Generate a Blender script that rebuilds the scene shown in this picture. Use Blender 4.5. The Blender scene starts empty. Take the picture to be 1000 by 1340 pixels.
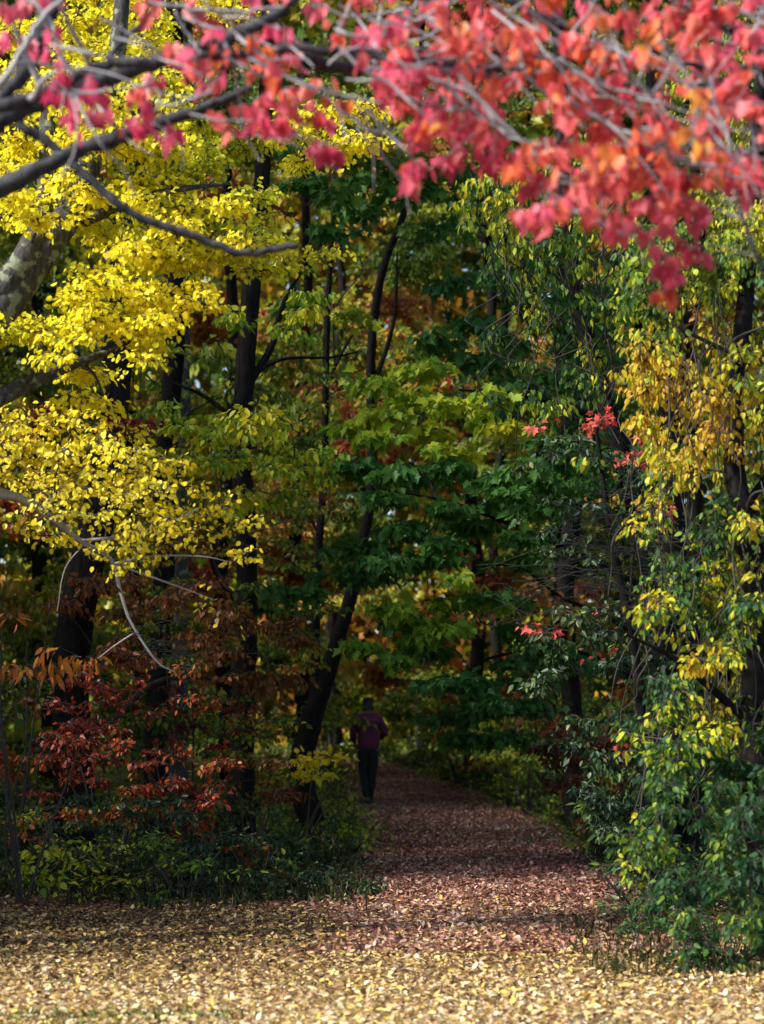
import bpy, math, random
import numpy as np
from mathutils import Vector

# ------------------------------------------------------------------ camera, world, sun, exposure
scn = bpy.context.scene
F, CX, HY, EYE = 3164.0, 500.0, 936.0, 1.6      # photo focal length in photo pixels, centre column, horizon row, eye height
cam = bpy.data.cameras.new('camera'); camo = bpy.data.objects.new('camera', cam)
scn.collection.objects.link(camo); scn.camera = camo
camo.location = (0, 0, EYE); camo.rotation_euler = (math.radians(90), 0, 0)
cam.sensor_fit = 'VERTICAL'; cam.sensor_height = 36.0; cam.lens = 36.0*F/1340.0
cam.shift_y = (HY-670.0)/1340.0
cam.clip_start = 0.1; cam.clip_end = 900
cam.dof.use_dof = True; cam.dof.focus_distance = 20.5; cam.dof.aperture_fstop = 2.4

SUN_EL, SUN_DIR = math.radians(41), (-0.93, -0.36)          # direction on the ground TOWARDS the sun
world = bpy.data.worlds.new('World'); scn.world = world; world.use_nodes = True
wn = world.node_tree; bg = wn.nodes['Background']
sky = wn.nodes.new('ShaderNodeTexSky'); sky.sky_type = 'NISHITA'; sky.sun_disc = False
sky.sun_elevation = SUN_EL; sky.sun_rotation = math.atan2(SUN_DIR[0], SUN_DIR[1])
wn.links.new(sky.outputs[0], bg.inputs[0]); bg.inputs[1].default_value = 0.098
sl = bpy.data.lights.new('sun', 'SUN'); sl.energy = 5.0; sl.angle = math.radians(6); sl.color = (1.0, 0.95, 0.86)
so = bpy.data.objects.new('sun', sl); scn.collection.objects.link(so)
h = math.hypot(*SUN_DIR)
tosun = Vector((SUN_DIR[0]/h*math.cos(SUN_EL), SUN_DIR[1]/h*math.cos(SUN_EL), math.sin(SUN_EL)))
so.rotation_euler = tosun.to_track_quat('Z', 'Y').to_euler(); so.location = tosun*60
scn.view_settings.view_transform = 'Standard'; scn.view_settings.look = 'None'
scn.view_settings.exposure = 0.98; scn.view_settings.gamma = 1.0
scn.cycles.max_bounces = 7; scn.cycles.diffuse_bounces = 4; scn.cycles.transmission_bounces = 5
scn.cycles.glossy_bounces = 2; scn.cycles.transparent_max_bounces = 4

rng = np.random.default_rng(11)
COL = scn.collection

# ------------------------------------------------------------------ helpers
def gz(x, y):
    """ground height"""
    x = np.asarray(x, float); y = np.asarray(y, float)
    z = 0.04*np.maximum(0, y-43.0)
    side = np.clip((np.abs(x-path_mid(y))-1.9)/2.5, 0, 1)*np.clip((y-19)/3.0, 0, 1)
    return z + side*(0.10+0.10*np.sin(x*1.3+y*0.7)+0.06*np.sin(x*3.1-y*1.9))
def path_mid(y):
    y = np.asarray(y, float)
    return np.interp(y, [0, 14, 17, 22, 31, 37, 42, 46, 50, 54, 60, 80], [0.8, 0.8, 0.85, 1.0, 1.1, 1.05, .75, .5, .15, -.4, -1.6, -6.0])
def P(px, py, d):
    return np.array(((px-CX)/F*d, d, EYE+(HY-py)/F*d))
def link(name, me, mat, parent=None):
    o = bpy.data.objects.new(name, me); COL.objects.link(o)
    if mat: me.materials.append(mat)
    if parent: o.parent = parent
    return o
def tag(o, label=None, cat=None, group=None, kind=None):
    if label: o['label'] = label
    if cat: o['category'] = cat
    if group: o['group'] = group
    if kind: o['kind'] = kind
    return o
def thing(name, loc, label, cat, group=None):
    o = bpy.data.objects.new(name, None); COL.objects.link(o); o.location = loc
    o.empty_display_size = 0.2
    return tag(o, label, cat, group)
def raw_mesh(name, V, loops, sizes, tone=None, smooth=False):
    me = bpy.data.meshes.new(name)
    V = np.ascontiguousarray(V, np.float32).reshape(-1, 3)
    loops = np.ascontiguousarray(loops, np.int32).ravel(); sizes = np.ascontiguousarray(sizes, np.int32)
    me.vertices.add(len(V)); me.vertices.foreach_set('co', V.ravel())
    me.loops.add(len(loops)); me.loops.foreach_set('vertex_index', loops)
    me.polygons.add(len(sizes))
    st = np.zeros(len(sizes), np.int32); st[1:] = np.cumsum(sizes)[:-1]
    me.polygons.foreach_set('loop_start', st); me.polygons.foreach_set('loop_total', sizes)
    if tone is not None:
        a = me.attributes.new('tone', 'FLOAT', 'FACE'); a.data.foreach_set('value', np.ascontiguousarray(tone, np.float32))
    if smooth: me.polygons.foreach_set('use_smooth', np.ones(len(sizes), bool))
    me.update(calc_edges=True)
    return me
def norm(v):
    return v/np.maximum(np.linalg.norm(v, axis=-1, keepdims=True), 1e-9)

class Tubes:
    """collects batches of tapered tubes into one mesh"""
    def __init__(s): s.V=[]; s.L=[]; s.S=[]; s.n=0
    def add(s, pts, rad, sides=5, rough=0.0):
        pts = np.asarray(pts, float); rad = np.asarray(rad, float)
        if pts.ndim == 2: pts = pts[None]; rad = rad[None]
        N, K, _ = pts.shape
        T = np.empty_like(pts); T[:,1:-1] = pts[:,2:]-pts[:,:-2]; T[:,0] = pts[:,1]-pts[:,0]; T[:,-1] = pts[:,-1]-pts[:,-2]
        T = norm(T)
        tot = norm(pts[:,-1]-pts[:,0])
        ref = np.where(np.abs(tot[:,2:3]) > .8, np.array([[0.0,1,0]]), np.array([[0,0.13,1.0]]))
        ref = np.repeat(ref[:,None], K, 1)
        A = norm(np.cross(T, ref)); B = np.cross(T, A)
        ang = np.linspace(0, 2*math.pi, sides, endpoint=False)
        rr = rad[:,:,None]*np.ones(sides)
        if rough: rr = rr*(1+rough*rng.standard_normal(rr.shape))
        V = pts[:,:,None]+rr[...,None]*(np.cos(ang)[None,None,:,None]*A[:,:,None]+np.sin(ang)[None,None,:,None]*B[:,:,None])
        s.V.append(V.reshape(-1,3))
        i = np.arange(N)[:,None,None]*K*sides + np.arange(K-1)[None,:,None]*sides
        j = np.arange(sides)[None,None,:]; j2 = (j+1)%sides
        q = np.stack([i+j, i+j2, i+j2+sides, i+j+sides], -1).reshape(-1,4)+s.n
        s.L.append(q.ravel()); s.S.append(np.full(len(q), 4))
        s.n += N*K*sides
    def build(s, name, mat, parent=None, org=(0,0,0), smooth=True):
        if not s.V: return None
        me = raw_mesh(name, np.concatenate(s.V)-np.array(org), np.concatenate(s.L), np.concatenate(s.S), smooth=smooth)
        return link(name, me, mat, parent)

def smooth_path(pts, rad, k=5, wob=0.0):
    pts = np.asarray(pts, float); rad = np.asarray(rad, float); n = len(pts)
    ext = np.vstack([2*pts[0]-pts[1], pts, 2*pts[-1]-pts[-2]])
    out=[]; r=[]
    for i in range(n-1):
        p0,p1,p2,p3 = ext[i:i+4]
        for t in np.linspace(0,1,k,endpoint=False):
            out.append(0.5*((2*p1)+(-p0+p2)*t+(2*p0-5*p1+4*p2-p3)*t*t+(-p0+3*p1-3*p2+p3)*t**3))
            r.append(rad[i]*(1-t)+rad[i+1]*t)
    out.append(pts[-1]); r.append(rad[-1])
    out=np.array(out); r=np.array(r)
    if wob: out[1:-1] += rng.standard_normal((len(out)-2,3))*wob
    return out, r

# leaf outlines: (v, u) half outline, root to tip; each leaf is two faces folded on its midrib
HALF = {
 'maple': [(0,0),(.13,-.09),(.40,.02),(.30,.16),(.34,.24),(.56,.50),(.36,.50),(.28,.52),(.30,.66),(.16,.74),(0,1.05)],
 'maple_lo': [(0,0),(.38,.0),(.28,.22),(.54,.52),(.22,.56),(0,1.05)],
 'ovate': [(0,0),(.24,.22),(.27,.5),(.13,.8),(0,1.0)],
 'round': [(0,0),(.30,.10),(.42,.38),(.30,.72),(0,1.0)],
 'lance': [(0,0),(.15,.25),(.16,.6),(0,1.0)],
 'blade': [(0,0),(.045,.2),(.04,.6),(0,1.0)],
 'tuft':  [(0,0),(.35,.12),(.2,.35),(.45,.55),(.15,.7),(0,1.0)],
}
def leaf_arrays(base, axis, nrm, size, tone, kind='ovate', curl=0.25):
    H = np.array(HALF[kind], float); m = len(H)
    tmpl = np.concatenate([H, H[1:-1]*[-1,1]])                 # root..tip, then mirrored inner points
    fR = list(range(m)); fL = [0]+[m+i for i in range(m-2)]+[m-1]; fL = fL[::-1]
    K = len(tmpl); N = len(base)
    a = norm(axis); n = norm(nrm-np.sum(nrm*a,-1,keepdims=True)*a); b = np.cross(n, a)
    u = tmpl[:,1]; v = tmpl[:,0]
    fold = rng.uniform(-0.1, 0.6, (N,1)); cl = rng.uniform(-0.3, 1.0, (N,1))*curl
    wd = rng.uniform(0.8, 1.15, (N,1))
    w = fold*np.abs(v)[None]-cl*(u**2)[None]
    V = base[:,None]+size[:,None,None]*(u[None,:,None]*a[:,None]+(wd*v[None])[...,None]*b[:,None]+w[...,None]*n[:,None])
    off = np.arange(N)[:,None]*K
    L = np.concatenate([off+np.array(fR)[None], off+np.array(fL)[None]], 1)
    S = np.full(N*2, m)
    return V.reshape(-1,3), L.ravel(), S, np.repeat(np.clip(tone,0,1), 2)
def leaf_mesh(name, base, axis, nrm, size, tone, kind='ovate', curl=0.25, org=(0,0,0)):
    V, L, S, t = leaf_arrays(base, axis, nrm, size, tone, kind, curl)
    return raw_mesh(name, V-np.array(org), L, S, t)

_K = rng.standard_normal((7,3)); _PH = rng.uniform(0, 6.28, 7)
def clump(p, scale=1.0):
    s = sum(np.sin((p@(_K[i]*2.2/scale))+_PH[i]) for i in range(7))
    return 0.5+s/7.0*1.1

# ------------------------------------------------------------------ materials
def ramp(nt, stops):
    r = nt.nodes.new('ShaderNodeValToRGB'); e = r.color_ramp.elements
    while len(e) > 1: e.remove(e[-1])
    for i, (t, c) in enumerate(stops):
        q = e[0] if i == 0 else e.new(t)
        q.position = t; q.color = (*c, 1)
    return r
def leaf_mat(name, cols, trans=0.42, rough=0.45, spec=0.35, spots=0.0):
    m = bpy.data.materials.new(name); m.use_nodes = True; nt = m.node_tree; nt.nodes.clear()
    out = nt.nodes.new('ShaderNodeOutputMaterial'); at = nt.nodes.new('ShaderNodeAttribute'); at.attribute_name = 'tone'
    r = ramp(nt, [(i/(len(cols)-1), c) for i, c in enumerate(cols)]); nt.links.new(at.outputs['Fac'], r.inputs[0])
    col = r.outputs[0]
    if spots:
        geo = nt.nodes.new('ShaderNodeNewGeometry')
        nz = nt.nodes.new('ShaderNodeTexNoise'); nz.inputs['Scale'].default_value = spots; nz.inputs['Detail'].default_value = 3
        nt.links.new(geo.outputs['Position'], nz.inputs['Vector'])
        r2 = ramp(nt, [(0.42, (0.55,0.5,0.45)), (0.56, (1,1,1))]); nt.links.new(nz.outputs[0], r2.inputs[0])
        mx = nt.nodes.new('ShaderNodeMix'); mx.data_type='RGBA'; mx.blend_type='MULTIPLY'; mx.inputs[0].default_value = 0.7
        nt.links.new(col, mx.inputs[6]); nt.links.new(r2.outputs[0], mx.inputs[7]); col = mx.outputs[2]
    p = nt.nodes.new('ShaderNodeBsdfPrincipled'); p.inputs['Roughness'].default_value = rough
    p.inputs['Specular IOR Level'].default_value = spec
    t = nt.nodes.new('ShaderNodeBsdfTranslucent'); mix = nt.nodes.new('ShaderNodeMixShader'); mix.inputs[0].default_value = trans
    nt.links.new(col, p.inputs['Base Color']); nt.links.new(col, t.inputs['Color'])
    nt.links.new(p.outputs[0], mix.inputs[1]); nt.links.new(t.outputs[0], mix.inputs[2]); nt.links.new(mix.outputs[0], out.inputs[0])
    return m
def bark_mat(name, dark, light, scale=9.0, lichen=None, bump=0.6):
    m = bpy.data.materials.new(name); m.use_nodes = True; nt = m.node_tree; p = nt.nodes['Principled BSDF']
    tc = nt.nodes.new('ShaderNodeNewGeometry'); mp = nt.nodes.new('ShaderNodeMapping'); mp.inputs['Scale'].default_value = (1,1,0.22)
    nt.links.new(tc.outputs['Position'], mp.inputs[0])
    n1 = nt.nodes.new('ShaderNodeTexNoise'); n1.inputs['Scale'].default_value = scale*2.2; n1.inputs['Detail'].default_value = 8; n1.inputs['Roughness'].default_value=0.7
    nt.links.new(mp.outputs[0], n1.inputs['Vector'])
    r = ramp(nt, [(0.34, dark), (0.66, light)]); nt.links.new(n1.outputs[0], r.inputs[0]); col = r.outputs[0]
    if lichen:
        n2 = nt.nodes.new('ShaderNodeTexNoise'); n2.inputs['Scale'].default_value = 11; n2.inputs['Detail'].default_value = 5
        nt.links.new(tc.outputs['Position'], n2.inputs['Vector'])
        r2 = ramp(nt, [(0.55, (0,0,0)), (0.62, (1,1,1))]); nt.links.new(n2.outputs[0], r2.inputs[0])
        mx = nt.nodes.new('ShaderNodeMix'); mx.data_type='RGBA'; mx.inputs[7].default_value=(*lichen,1)
        nt.links.new(r2.outputs[0], mx.inputs[0]); nt.links.new(col, mx.inputs[6]); col = mx.outputs[2]
    nt.links.new(col, p.inputs['Base Color']); p.inputs['Roughness'].default_value = 0.9; p.inputs['Specular IOR Level'].default_value=0.05
    b = nt.nodes.new('ShaderNodeBump'); b.inputs['Strength'].default_value = bump; b.inputs['Distance'].default_value = 0.03
    nt.links.new(n1.outputs[0], b.inputs['Height']); nt.links.new(b.outputs[0], p.inputs['Normal'])
    return m
def plain(name, c, rough=0.85, sc=40, var=0.25):
    m = bpy.data.materials.new(name); m.use_nodes = True; nt = m.node_tree; p = nt.nodes['Principled BSDF']
    n = nt.nodes.new('ShaderNodeTexNoise'); n.inputs['Scale'].default_value = sc
    r = ramp(nt, [(0.3, tuple(v*(1-var) for v in c)), (0.7, tuple(min(1, v*(1+var)) for v in c))])
    nt.links.new(n.outputs[0], r.inputs[0]); nt.links.new(r.outputs[0], p.inputs['Base Color']); p.inputs['Roughness'].default_value = rough
    return m

M = {
 'red': leaf_mat('red_maple_leaf', [(.66,.06,.16),(.88,.13,.25),(.88,.15,.18),(.87,.17,.11),(.88,.29,.06),(.70,.42,.06)], .5, .45, .35, spots=14),
 'yellow': leaf_mat('yellow_leaf', [(.50,.54,.03),(.90,.80,.03),(.95,.83,.03),(.94,.74,.025)], .52, .45, .3),
 'golden': leaf_mat('golden_leaf', [(.84,.58,.02),(.92,.74,.03),(.94,.82,.05),(.94,.84,.14)], .5, .45, .3),
 'yellowgreen': leaf_mat('yellowgreen_leaf', [(.09,.22,.02),(.20,.36,.025),(.42,.50,.03),(.76,.66,.03)], .45),
 'darkgreen': leaf_mat('darkgreen_leaf', [(.045,.15,.034),(.07,.20,.038),(.10,.25,.035),(.22,.34,.03),(.46,.46,.03)], .4, .5, .3),
 'green': leaf_mat('green_leaf', [(.03,.09,.03),(.05,.14,.03),(.12,.22,.03),(.35,.36,.03)], .35),
 'orange': leaf_mat('orange_leaf', [(.20,.05,.02),(.38,.09,.02),(.50,.17,.02),(.40,.22,.03)], .4),
 'rust': leaf_mat('rust_leaf', [(.09,.022,.012),(.17,.042,.014),(.24,.075,.016),(.20,.11,.02)], .4),
 'crimson': leaf_mat('crimson_leaf', [(.12,.015,.010),(.30,.035,.012),(.42,.085,.015),(.36,.15,.02)], .4),
 'pink': leaf_mat('pink_leaf', [(.55,.05,.06),(.70,.10,.09),(.75,.2,.12)], .4),
 'autumn': leaf_mat('mixed_leaf', [(.06,.13,.02),(.17,.24,.025),(.42,.40,.03),(.48,.30,.03),(.42,.14,.03),(.34,.06,.03)], .42),
 'holly': leaf_mat('holly_leaf', [(.012,.034,.014),(.022,.055,.018),(.06,.10,.02),(.30,.30,.025)], .25),  # very dark tones; the low shrubs and weeds use them to deepen the shade
 'olive': leaf_mat('olive_leaf', [(.04,.095,.02),(.09,.17,.02),(.22,.29,.025),(.46,.44,.03)], .42),
 'vine': leaf_mat('vine_leaf', [(.022,.075,.028),(.05,.14,.028),(.24,.34,.03),(.60,.58,.03),(.58,.37,.03)], .45, .5, .25),
 'litter': leaf_mat('fallen_leaf', [(.06,.035,.025),(.17,.08,.04),(.36,.19,.08),(.58,.38,.12),(.60,.45,.28),(.78,.57,.10),(.82,.71,.50)], .2, .55, .4),
 'litter_path': leaf_mat('path_leaf', [(.09,.034,.032),(.18,.066,.052),(.28,.11,.08),(.38,.18,.12),(.55,.42,.32)], .12, .55, .4),
 'grass': leaf_mat('grass_blade', [(.014,.022,.010),(.022,.036,.012),(.05,.065,.016),(.14,.11,.04)], .2),  # blades coloured dark to deepen the shade low in the wood
 'bark': bark_mat('dark_bark', (.006,.0055,.006), (.022,.019,.019)),
 'bark_grey': bark_mat('grey_bark', (.028,.027,.028), (.10,.095,.09), 15, (.20,.22,.15)),
 'bark_red': bark_mat('branch_bark', (.020,.021,.026), (.085,.087,.095), 16, None, .4),
 'twig': plain('twig_bark', (.035,.030,.026)),
 'twig_grey': plain('pale_twig_bark', (.27,.26,.28), .6),
}

# ------------------------------------------------------------------ foliage growing
class Tree:
    """one plant: trunk and limbs first, then sprays of leaves hung on branchlets"""
    def __init__(s, name, base, label, cat='tree', group=None):
        s.org = np.array(base, float); s.t = thing(name, tuple(s.org), label, cat, group)
        s.k = 2.1; s.nodes = []; s.br = Tubes(); s.tw = Tubes(); s.leaves = {}
    def stem(s, pts, rad, name='trunk', mat='bark', sides=12, k=6, wob=0.0, rough=0.04):
        p, r = smooth_path(pts, rad, k, wob)
        tb = Tubes(); tb.add(p, r, sides, rough); tb.build(name, M[mat], s.t, s.org)
        s.nodes.append((p, r)); return p
    def nearest(s, c):
        """attachment point on the wood for a spray at c: below it by about a third of the way out"""
        best = None
        for p, r in s.nodes:
            dh = np.linalg.norm(p[:,:2]-c[:2], axis=1); dz = c[2]-p[:,2]
            cost = np.hypot(dh, dz)+0.8*np.maximum(0, 0.25*dh-dz)
            i = int(np.argmin(cost))
            if best is None or cost[i] < best[0]: best = (cost[i], p[i], r[i])
        return best[1], best[2]
    def spray(s, c, r, n, size, kind='ovate', mat='yellow', droop=.35, flat=1.0, tone=(0.5,0.5), cl=(1.0,.35),
              per=16, twigs=True, tier=0.35, curl=.25, limb=True, side=2.2, tr=0.004, lift=.12, reg=True, bl=True):
        """c centre (m), r radii (m), n leaves"""
        c = np.asarray(c, float); r = np.asarray(r, float); n = int(max(n, 3))
        if limb and s.nodes:
            a, ra = s.nearest(c); L = np.linalg.norm(c-a)
            if L > 0.25:
                mid = (a+c)/2+np.array([0,0,0.10*L])+rng.standard_normal(3)*0.06*L
                r1 = min(ra*.6, 0.012+0.010*L)
                p, rr = smooth_path([a, (a*.6+mid*.4)+rng.standard_normal(3)*.03*L, mid, c], [r1, r1*.85, r1*.65, r1*.3], 4)
                s.br.add(p, rr, 6)
                if reg: s.nodes.append((p[4:], rr[4:]))
        nb = max(2, n//per)
        d = norm(rng.standard_normal((nb,3)))*(rng.uniform(0,1,(nb,1))**0.45)
        d[:,2] = d[:,2]*(1-tier)
        E = c+d*r
        S0 = c+(E-c)*0.0+rng.standard_normal((nb,3))*r*0.08
        K = 6; t = np.linspace(0,1,K)[None,:,None]; Ln = np.linalg.norm(E-S0, axis=1)[:,None,None]
        pts = S0[:,None]+(E-S0)[:,None]*t+np.array([0,0,1.0])*np.sin(math.pi*t)*Ln*lift
        pts[:,1:-1] += rng.standard_normal((nb,K-2,3))*Ln*0.035
        if bl: s.br.add(pts, np.linspace(tr*1.6, tr*.5, K)[None]*np.ones((nb,1)), 4)
        j = rng.integers(0, nb, n); tt = rng.uniform(0.12, 1.0, n)*(K-1); i0 = np.minimum(tt.astype(int), K-2); fr = (tt-i0)[:,None]
        q = pts[j,i0]*(1-fr)+pts[j,i0+1]*fr
        dirs = norm(pts[j,i0+1]-pts[j,i0]); sd = rng.standard_normal((n,3)); sd[:,2] *= .35
        sd = norm(sd+dirs*0.7)
        base = q+sd*(size*side*rng.uniform(0.15,1,(n,1)))
        if twigs:
            s.tw.add(np.stack([q, base], 1), np.stack([np.full(n, tr*.45), np.full(n, tr*.25)], 1), 3)
        ax = norm(sd*(1-droop)+np.array([0,0,-1.0])*droop+rng.standard_normal((n,3))*.22)
        nr = np.array([0,0,1.0])*flat+rng.standard_normal((n,3))*.6
        sz = size*rng.uniform(.6, 1.2, n)
        tn = tone[0]+tone[1]*(rng.uniform(-.5,.5,n)*cl[1]*2+(clump(base, cl[0])-.5)*1.0)
        s.leaves.setdefault((kind, mat), []).append((base, ax, nr, sz, tn, np.full(n, curl)))
    def region(s, poly, d, size, cover=1.6, sp=60, rpx=(55,28), dep=.6, **kw):
        """fills a patch of the crown, outlined by poly (in picture rows and columns at distance d[0]..d[1]) with separate sprays"""
        poly = np.array(poly, float); x0,y0 = poly.min(0); x1,y1 = poly.max(0)
        area = abs(0.5*np.sum(poly[:,0]*np.roll(poly[:,1],-1)-np.roll(poly[:,0],-1)*poly[:,1]))
        ns = max(1, int(area/(sp*sp*.8))); pts=[]; tries=0
        while len(pts) < ns and tries < ns*60:
            tries += 1
            q = rng.uniform([x0,y0],[x1,y1])
            if not inside(q, poly): continue
            if any(np.hypot(*(q-o)) < sp*.55 for o in pts): continue
            pts.append(q)
        dm = (d[0]+d[1])/2; total = cover*s.k*area*(dm/F)**2/(.30*size*size)
        pts.sort(key=lambda q: -q[1])
        for q in pts:
            dd = rng.uniform(*d); m = dd/F; k = rng.uniform(.7,1.3)
            s.spray(P(q[0],q[1],dd), (rpx[0]*m*k, dep*k, rpx[1]*m*k), total/len(pts)*k, size, **kw)
    def done(s, twig='twig', crown='crown'):
        V=[]; L=[]; S=[]; T=[]; MI=[]; mats=[]; nv=0
        def put(v, l, sz, tn, mat):
            nonlocal nv
            if mat not in mats: mats.append(mat)
            V.append(v); L.append(np.asarray(l)+nv); S.append(sz); T.append(tn); MI.append(np.full(len(sz), mats.index(mat))); nv += len(v)
        for tb in (s.br, s.tw):
            if tb.V:
                sz = np.concatenate(tb.S); put(np.concatenate(tb.V), np.concatenate(tb.L), sz, np.zeros(len(sz)), twig)
        for (kind, mat), Q in s.leaves.items():
            A = [np.concatenate([l[i] for l in Q]) for i in range(6)]
            put(*leaf_arrays(A[0], A[1], A[2], A[3], A[4], kind, float(A[5][0])), mat)
        if V:
            me = raw_mesh(crown, np.concatenate(V)-s.org, np.concatenate(L), np.concatenate(S), np.concatenate(T))
            for m_ in mats: me.materials.append(M[m_])
            me.polygons.foreach_set('material_index', np.concatenate(MI).astype(np.int32))
            link(crown, me, None, s.t)
        return s.t
def inside(q, poly):
    c = False; n = len(poly); j = n-1
    for i in range(n):
        if (poly[i,1] > q[1]) != (poly[j,1] > q[1]) and q[0] < (poly[j,0]-poly[i,0])*(q[1]-poly[i,1])/(poly[j,1]-poly[i,1])+poly[i,0]: c = not c
        j = i
    return c
def on_ground(px, d):
    x = (px-CX)/F*d; return np.array((x, d, float(gz(x, d))))
def PP(L, d=None):
    return [P(*q) if len(q) == 3 else P(q[0], q[1], d) for q in L]

# ------------------------------------------------------------------ ground
def grid_mesh(name, xs, ys, fz, mat, kind='structure', clip=None):
    X, Y = np.meshgrid(xs, ys); V = np.stack([X, Y, fz(X, Y)], -1).reshape(-1,3)
    nx, ny = len(xs), len(ys); i = (np.arange(ny-1)[:,None]*nx+np.arange(nx-1)[None]).ravel()
    q = np.stack([i, i+1, i+1+nx, i+nx], 1)
    me = raw_mesh(name, V, q.ravel(), np.full(len(q), 4), smooth=True)
    o = link(name, me, mat); tag(o, kind=kind); return o
def soil_mat(name, stops, sc):
    m = bpy.data.materials.new(name); m.use_nodes = True; nt = m.node_tree; p = nt.nodes['Principled BSDF']
    g = nt.nodes.new('ShaderNodeNewGeometry')
    v = nt.nodes.new('ShaderNodeTexVoronoi'); v.inputs['Scale'].default_value = sc
    n = nt.nodes.new('ShaderNodeTexNoise'); n.inputs['Scale'].default_value = 3; n.inputs['Detail'].default_value = 8
    nt.links.new(g.outputs['Position'], v.inputs['Vector']); nt.links.new(g.outputs['Position'], n.inputs['Vector'])
    s = nt.nodes.new('ShaderNodeSeparateColor'); nt.links.new(v.outputs['Color'], s.inputs[0])
    a = nt.nodes.new('ShaderNodeMath'); a.operation='MULTIPLY_ADD'; a.inputs[1].default_value=.6; nt.links.new(s.outputs[0], a.inputs[0])
    b = nt.nodes.new('ShaderNodeMath'); b.operation='MULTIPLY'; b.inputs[1].default_value=.4; nt.links.new(n.outputs[0], b.inputs[0]); nt.links.new(b.outputs[0], a.inputs[2])
    r = ramp(nt, stops); nt.links.new(a.outputs[0], r.inputs[0]); nt.links.new(r.outputs[0], p.inputs['Base Color'])
    bp = nt.nodes.new('ShaderNodeBump'); bp.inputs['Strength'].default_value=.8; bp.inputs['Distance'].default_value=.03
    nt.links.new(v.outputs['Distance'], bp.inputs['Height']); nt.links.new(bp.outputs[0], p.inputs['Normal']); p.inputs['Roughness'].default_value=.95
    return m
xs = np.concatenate([np.linspace(-420,-14,14), np.linspace(-13,13,90), np.linspace(14,420,14)])
ys = np.concatenate([np.linspace(-60,9,10), np.linspace(10,75,170), np.linspace(78,520,18)])
grid_mesh('ground', xs, ys, gz, soil_mat('forest_soil', [(0.1,(.035,.028,.02)),(0.5,(.08,.055,.035)),(0.9,(.16,.11,.06))], 18))
def pw(y): return np.interp(y, [0,14,17,22,31,37,42,46,50,54,60,80], [1.6,1.6,1.1,1.25,1.45,1.5,1.45,1.3,.95,.8,.8,.8])
yy = np.linspace(15, 80, 140); tt = np.linspace(-1, 1, 13)
Yp, Tp = np.meshgrid(yy, tt, indexing='ij'); Xp = path_mid(Yp)+Tp*pw(Yp)+np.abs(Tp)*(.10*np.sin(Yp*2.3)+.13*np.sin(Yp*5.3+Tp*2)+.08*np.sin(Yp*9.1))
Vp = np.stack([Xp, Yp, gz(Xp, Yp)+.006], -1).reshape(-1,3)
i = (np.arange(139)[:,None]*13+np.arange(12)[None]).ravel()
q = np.stack([i, i+1, i+14, i+13], 1)
tag(link('path', raw_mesh('path', Vp, q.ravel(), np.full(len(q),4), smooth=True), soil_mat('trodden_path', [(0.1,(.045,.03,.026)),(0.5,(.095,.06,.045)),(0.9,(.18,.12,.09))], 20)), kind='structure')

def scatter(name, x, y, size, mat, label, cat, tone, tilt=.38, kind='ovate', lift=.012):
    n = len(x); z = gz(x, y)+rng.uniform(0.004, lift+.03, n)
    base = np.stack([x, y, z], 1); ax = rng.standard_normal((n,3)); ax[:,2] = rng.uniform(-.1,.45,n)
    nr = np.array([0,0,1.0])+rng.standard_normal((n,3))*tilt
    o = link(name, leaf_mesh(name, base, ax, nr, size, tone, kind, .5), M[mat]); tag(o, label, cat, kind='stuff'); return o
# open ground in front of the wood
n = 135000
y = 10.8+11.5*rng.uniform(0,1,n)**1.0; x = rng.uniform(-1,1,n)*(0.165*y+1.2)
ns = clump(np.stack([x*1.2,y*.5,0*x],1), .8)
keep = (rng.uniform(0,1,n) < np.clip((22.0-y)/3.0, .1, 1)) 
x,y,ns = x[keep],y[keep],ns[keep]
tn = np.clip(rng.uniform(0,1,len(x))**1.15*1.0+.12*(ns-.5)+np.clip((15.2-y)*.075,-.18,.26), 0, 1)  # last term pales the nearer leaves, painting the sunlit front into their tone
scatter('leaf_litter', x, y, rng.uniform(.018,.056,len(x)), 'litter', 'yellow and tan fallen leaves covering the open ground in front of the wood', 'fallen leaves', tn)
# the path
n = 120000
y = 16.0+39*rng.uniform(0,1,n)**1.25; x = path_mid(y)+rng.uniform(-1.1,1.1,n)*pw(y)*(1+.12*np.sin(y*1.7)+.1*np.sin(y*4.1))+rng.normal(0,.07,n)
tn = np.clip(rng.uniform(0,1,n)**1.1+.25*(clump(np.stack([x,y*.5,0*x],1),.9)-.5), 0, 1)
scatter('leaf_litter', x, y, rng.uniform(.02,.065,n), 'litter_path', 'reddish brown fallen leaves lying along the woodland path', 'fallen leaves', tn, tilt=.45)
# forest floor
n = 60000
y = rng.uniform(19.5,36,n); x = rng.uniform(-1,1,n)*(0.17*y+1)
k = np.abs(x-path_mid(y)) > pw(y)*.9; x,y = x[k],y[k]
scatter('leaf_litter', x, y, rng.uniform(.02,.06,len(x)), 'litter_path', 'dull fallen leaves among the stems beside the path', 'fallen leaves', rng.uniform(.0,.5,len(x)), tilt=.5)

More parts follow.
